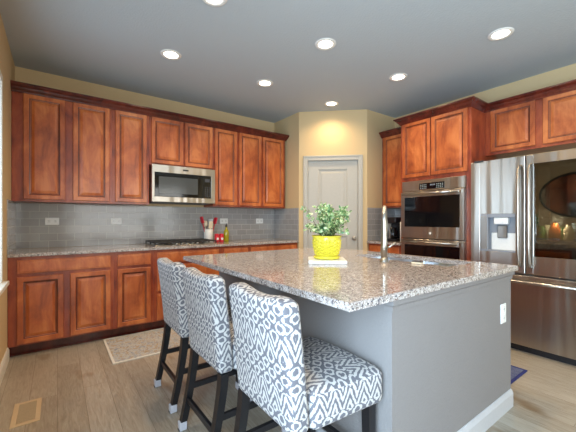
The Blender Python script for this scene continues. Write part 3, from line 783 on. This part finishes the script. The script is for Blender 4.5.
# ---------------------------------------------------------------- stools
def stool():
    t = thing('counter_stool', (0, 0, 0), 0, 'x', 'stool', 'patterned stools along the island')
    Wd = .425; hw = Wd/2; zb, zt, zs = .447, .929, .590; th = .085
    # origin: floor below the rear face of the back
    def shape(w):
        k = (w.z-zb)/(zt-zb); w = w.copy()
        w.x -= .050*max(0, k)**1.3
        if k > .6: w.z -= .016*((k-.6)/.4)*math.cos(PI*min(1, abs(w.y)/hw*1.1))*.6 + .016*((k-.6)/.4)*(abs(w.y)/hw)**6
        w.x -= .010*(1-(w.y/hw)**2)*(1 if w.x < .03 else 0)*max(0, k)
        return w
    def uvb(c, n):
        if abs(n.z) > .75: return (c.y, zt+c.x*1.0)
        if abs(n.y) > .75: return (hw+c.x, c.z)
        return (c.y, c.z)
    MB().soft(0, th, -hw, hw, zb, zt, .028, 14, shape).build('backrest', M['ikat'], t, uvfn=uvb)
    def dome(w):
        w = w.copy(); w.y *= 1+.15*(w.x/.44)
        if w.z > zs-.03:
            w.z += .022*max(0, 1-(w.y/hw)**2)*max(0, 1-((w.x-.26)/.24)**2)
        return w
    def uvs(c, n):
        if abs(n.z) > .6: return (c.y, c.x+.02)
        if abs(n.x) > .7: return (c.y, .47+zs-c.z)
        return (c.x, c.z+.03)
    MB().soft(th-.004,  .460, -hw, hw, zb-.008, zs, .035, 14, dome).build('seat', M['ikat'], t, uvfn=uvs)
    for s_ in (-1, 1):
        for rear in (True, False):
            m = MB(); y = s_*(hw-.022)
            top = Vector((.030 if rear else .415, y, zb+.002)); bot = Vector((-.050 if rear else .420, y, 0))
            R = []
            for i in range(7):
                f = i/6; c_ = top.lerp(bot, f); 
                if rear: c_.x = top.x+(bot.x-top.x)*f**1.35
                a = .021-.004*f
                R.append([m.b.verts.new((c_.x+u*a, c_.y+v*a, c_.z)) for u, v in ((-1, -1), (1, -1), (1, 1), (-1, 1))])
            for p, q in zip(R, R[1:]):
                for k in range(4): m.b.faces.new((p[k], p[(k+1) % 4], q[(k+1) % 4], q[k]))
            m.b.faces.new(R[0]); m.b.faces.new(R[-1][::-1])
            lg = m.build('leg', M['black'], t)
            fx = bot.x+(.006 if rear else 0)
            tag(MB().box(fx-.021, fx+.021, y-.020, y+.020, .0005, .048, .003).build('foot_sock', M['felt'], lg), 'pale grey felt foot cover')
    def rx(z): # rear leg centre at height z
        f = 1-z/(zb+.002); return .030+(-.080)*f**1.35
    y = hw-.022
    MB().box(rx(.165)-.010, rx(.165)+.010, -y+.015, y-.015, .150, .182, .002).build('rear_stretcher', M['black'], t)
    MB().box(.400, .420, -y+.015, y-.015, .185, .217, .002).build('front_stretcher', M['black'], t)
    for s_ in (-1, 1): MB().box(rx(.235)+.014, .395, s_*y-.010, s_*y+.010, .218, .250, .002).build('side_stretcher', M['black'], t)
    return t
st0 = stool()
for i, (x, y, a, lb) in enumerate(((.632, 2.222, 0, 'patterned counter stool farthest from the camera, nearest the cooktop'),
                                   (.630, 1.638, 1, 'patterned counter stool in the middle of the three'),
                                   (.648, 1.066, 0, 'nearest patterned counter stool with its seat in full view'))):
    o = st0 if i == 0 else copy_tree(st0)
    o.location = (x, y, 0); o.rotation_euler = (0, 0, math.radians(a)); o['label'] = lb

# ---------------------------------------------------------------- rugs, floor register
t = thing('runner_rug', (.373, 2.985, 0), math.radians(.4), 'long faded cream and grey patterned runner before the cooktop cabinets', 'rug')
MB().box(.02, 1.98, .02, .645, .0005, .0075).build('woven_field', M['rug'], t)
e_ = MB()
for b_ in ((0, 2.0, 0, .02), (0, 2.0, .645, .665), (0, .02, .02, .645), (1.98, 2.0, .02, .645)): e_.box(*b_, .0005, .0080, .001)
e_.build('bound_edge', M['rug_edge'], t)
t = thing('blue_rug', (2.46, .90, 0), 0, 'blue patterned rug between the island and the refrigerator', 'rug')
MB().box(.02, .55, .02, 1.38, .0005, .0075).build('woven_field', M['blue_rug'], t)
e_ = MB()
for b_ in ((0, .57, 0, .02), (0, .57, 1.38, 1.40), (0, .02, .02, 1.38), (.55, .57, .02, 1.38)): e_.box(*b_, .0005, .0080, .001)
e_.build('navy_border', M['navy'], t)
t = thing('floor_register', (-.155, 2.56, 0), 0, 'tan metal floor vent in the planks near the left wall', 'floor vent')
m = MB()
for b_ in ((-.070, -.045, -.15, .15), (.045, .070, -.15, .15), (-.045, .045, -.15, -.122), (-.045, .045, .122, .15)): m.box(*b_, .0005, .006, .001)
m.build('frame', M['register'], t)
MB().box(-.046, .046, -.123, .123, .0003, .0012).build('duct', M['dark_grey'], t)
m = MB()
for k in range(22):
    y = -.115+k*.011; m.box(-.045, .045, y-.0022, y+.0022, .0015, .0045)
m.build('louvres', M['register'], t)

# ---------------------------------------------------------------- mirror on the left wall
t = thing('wall_mirror', (XL, 1.38, 1.645), 0, 'oval dark-framed mirror on the left wall, seen reflected in the refrigerator glass', 'mirror')
MB().tube([(.022, .55*math.cos(a), .38*math.sin(a)) for a in (2*PI*k/48 for k in range(49))], .016, 10).build('oval_frame', M['black'], t)
g_ = MB(); vv = [g_.b.verts.new((.014, .55*math.cos(2*PI*k/48), .38*math.sin(2*PI*k/48))) for k in range(48)]; v2 = [g_.b.verts.new((.001, v.co.y, v.co.z)) for v in vv]
g_.b.faces.new(vv); g_.b.faces.new(v2[::-1])
for k in range(48): g_.b.faces.new((vv[k], vv[(k+1) % 48], v2[(k+1) % 48], v2[k]))
g_.build('mirror_glass', M['mirror'], t)
# ---------------------------------------------------------------- recessed ceiling lights
def canlight(power=28):
    t = thing('recessed_light', (0, 0, ZC), 0, 'x', 'ceiling light', 'recessed ceiling lights')
    MB().lathe([(.062, -.0005), (.066, -.007), (.088, -.009), (.095, -.0005)], n=32, capbot=False).build('trim_ring', M['plastic_white'], t)
    MB().lathe([(.0001, -.002), (.063, -.002)], n=32).build('lens', M['lamp'], t)
    l = bpy.data.lights.new('bulb', 'SPOT'); l.energy = power; l.color = (1, .71, .41); l.spot_size = math.radians(150); l.spot_blend = .9; l.shadow_soft_size = .06
    lo = bpy.data.objects.new('bulb', l); COL.objects.link(lo); lo.parent = t; lo.location = (0, 0, -.015)
    return t
L0 = canlight()
for i, (x, y, lb) in enumerate(((.87, 3.07, 'recessed ceiling light nearest the upper left cabinets'),
        (.89, 2.10, 'recessed ceiling light cut by the top edge of the photo'),
        (1.92, 3.07, 'small recessed ceiling light in front of the right-hand microwave-side cabinets'),
        (1.93, 2.07, 'large recessed ceiling light near the centre of the ceiling'),
        (2.98, 3.08, 'recessed ceiling light glowing just above the pantry door wall'),
        (3.02, 2.075, 'recessed ceiling light in front of the oven cabinet'),
        (3.02, 1.085, 'recessed ceiling light in front of the refrigerator'),
        (1.93, 1.08, 'recessed ceiling light straight above the near end of the island'),
        (.89, 1.08, 'recessed ceiling light above the nearest stool'))):
    o = L0 if i == 0 else copy_tree(L0)
    o.location = (x, y, ZC); o['label'] = lb
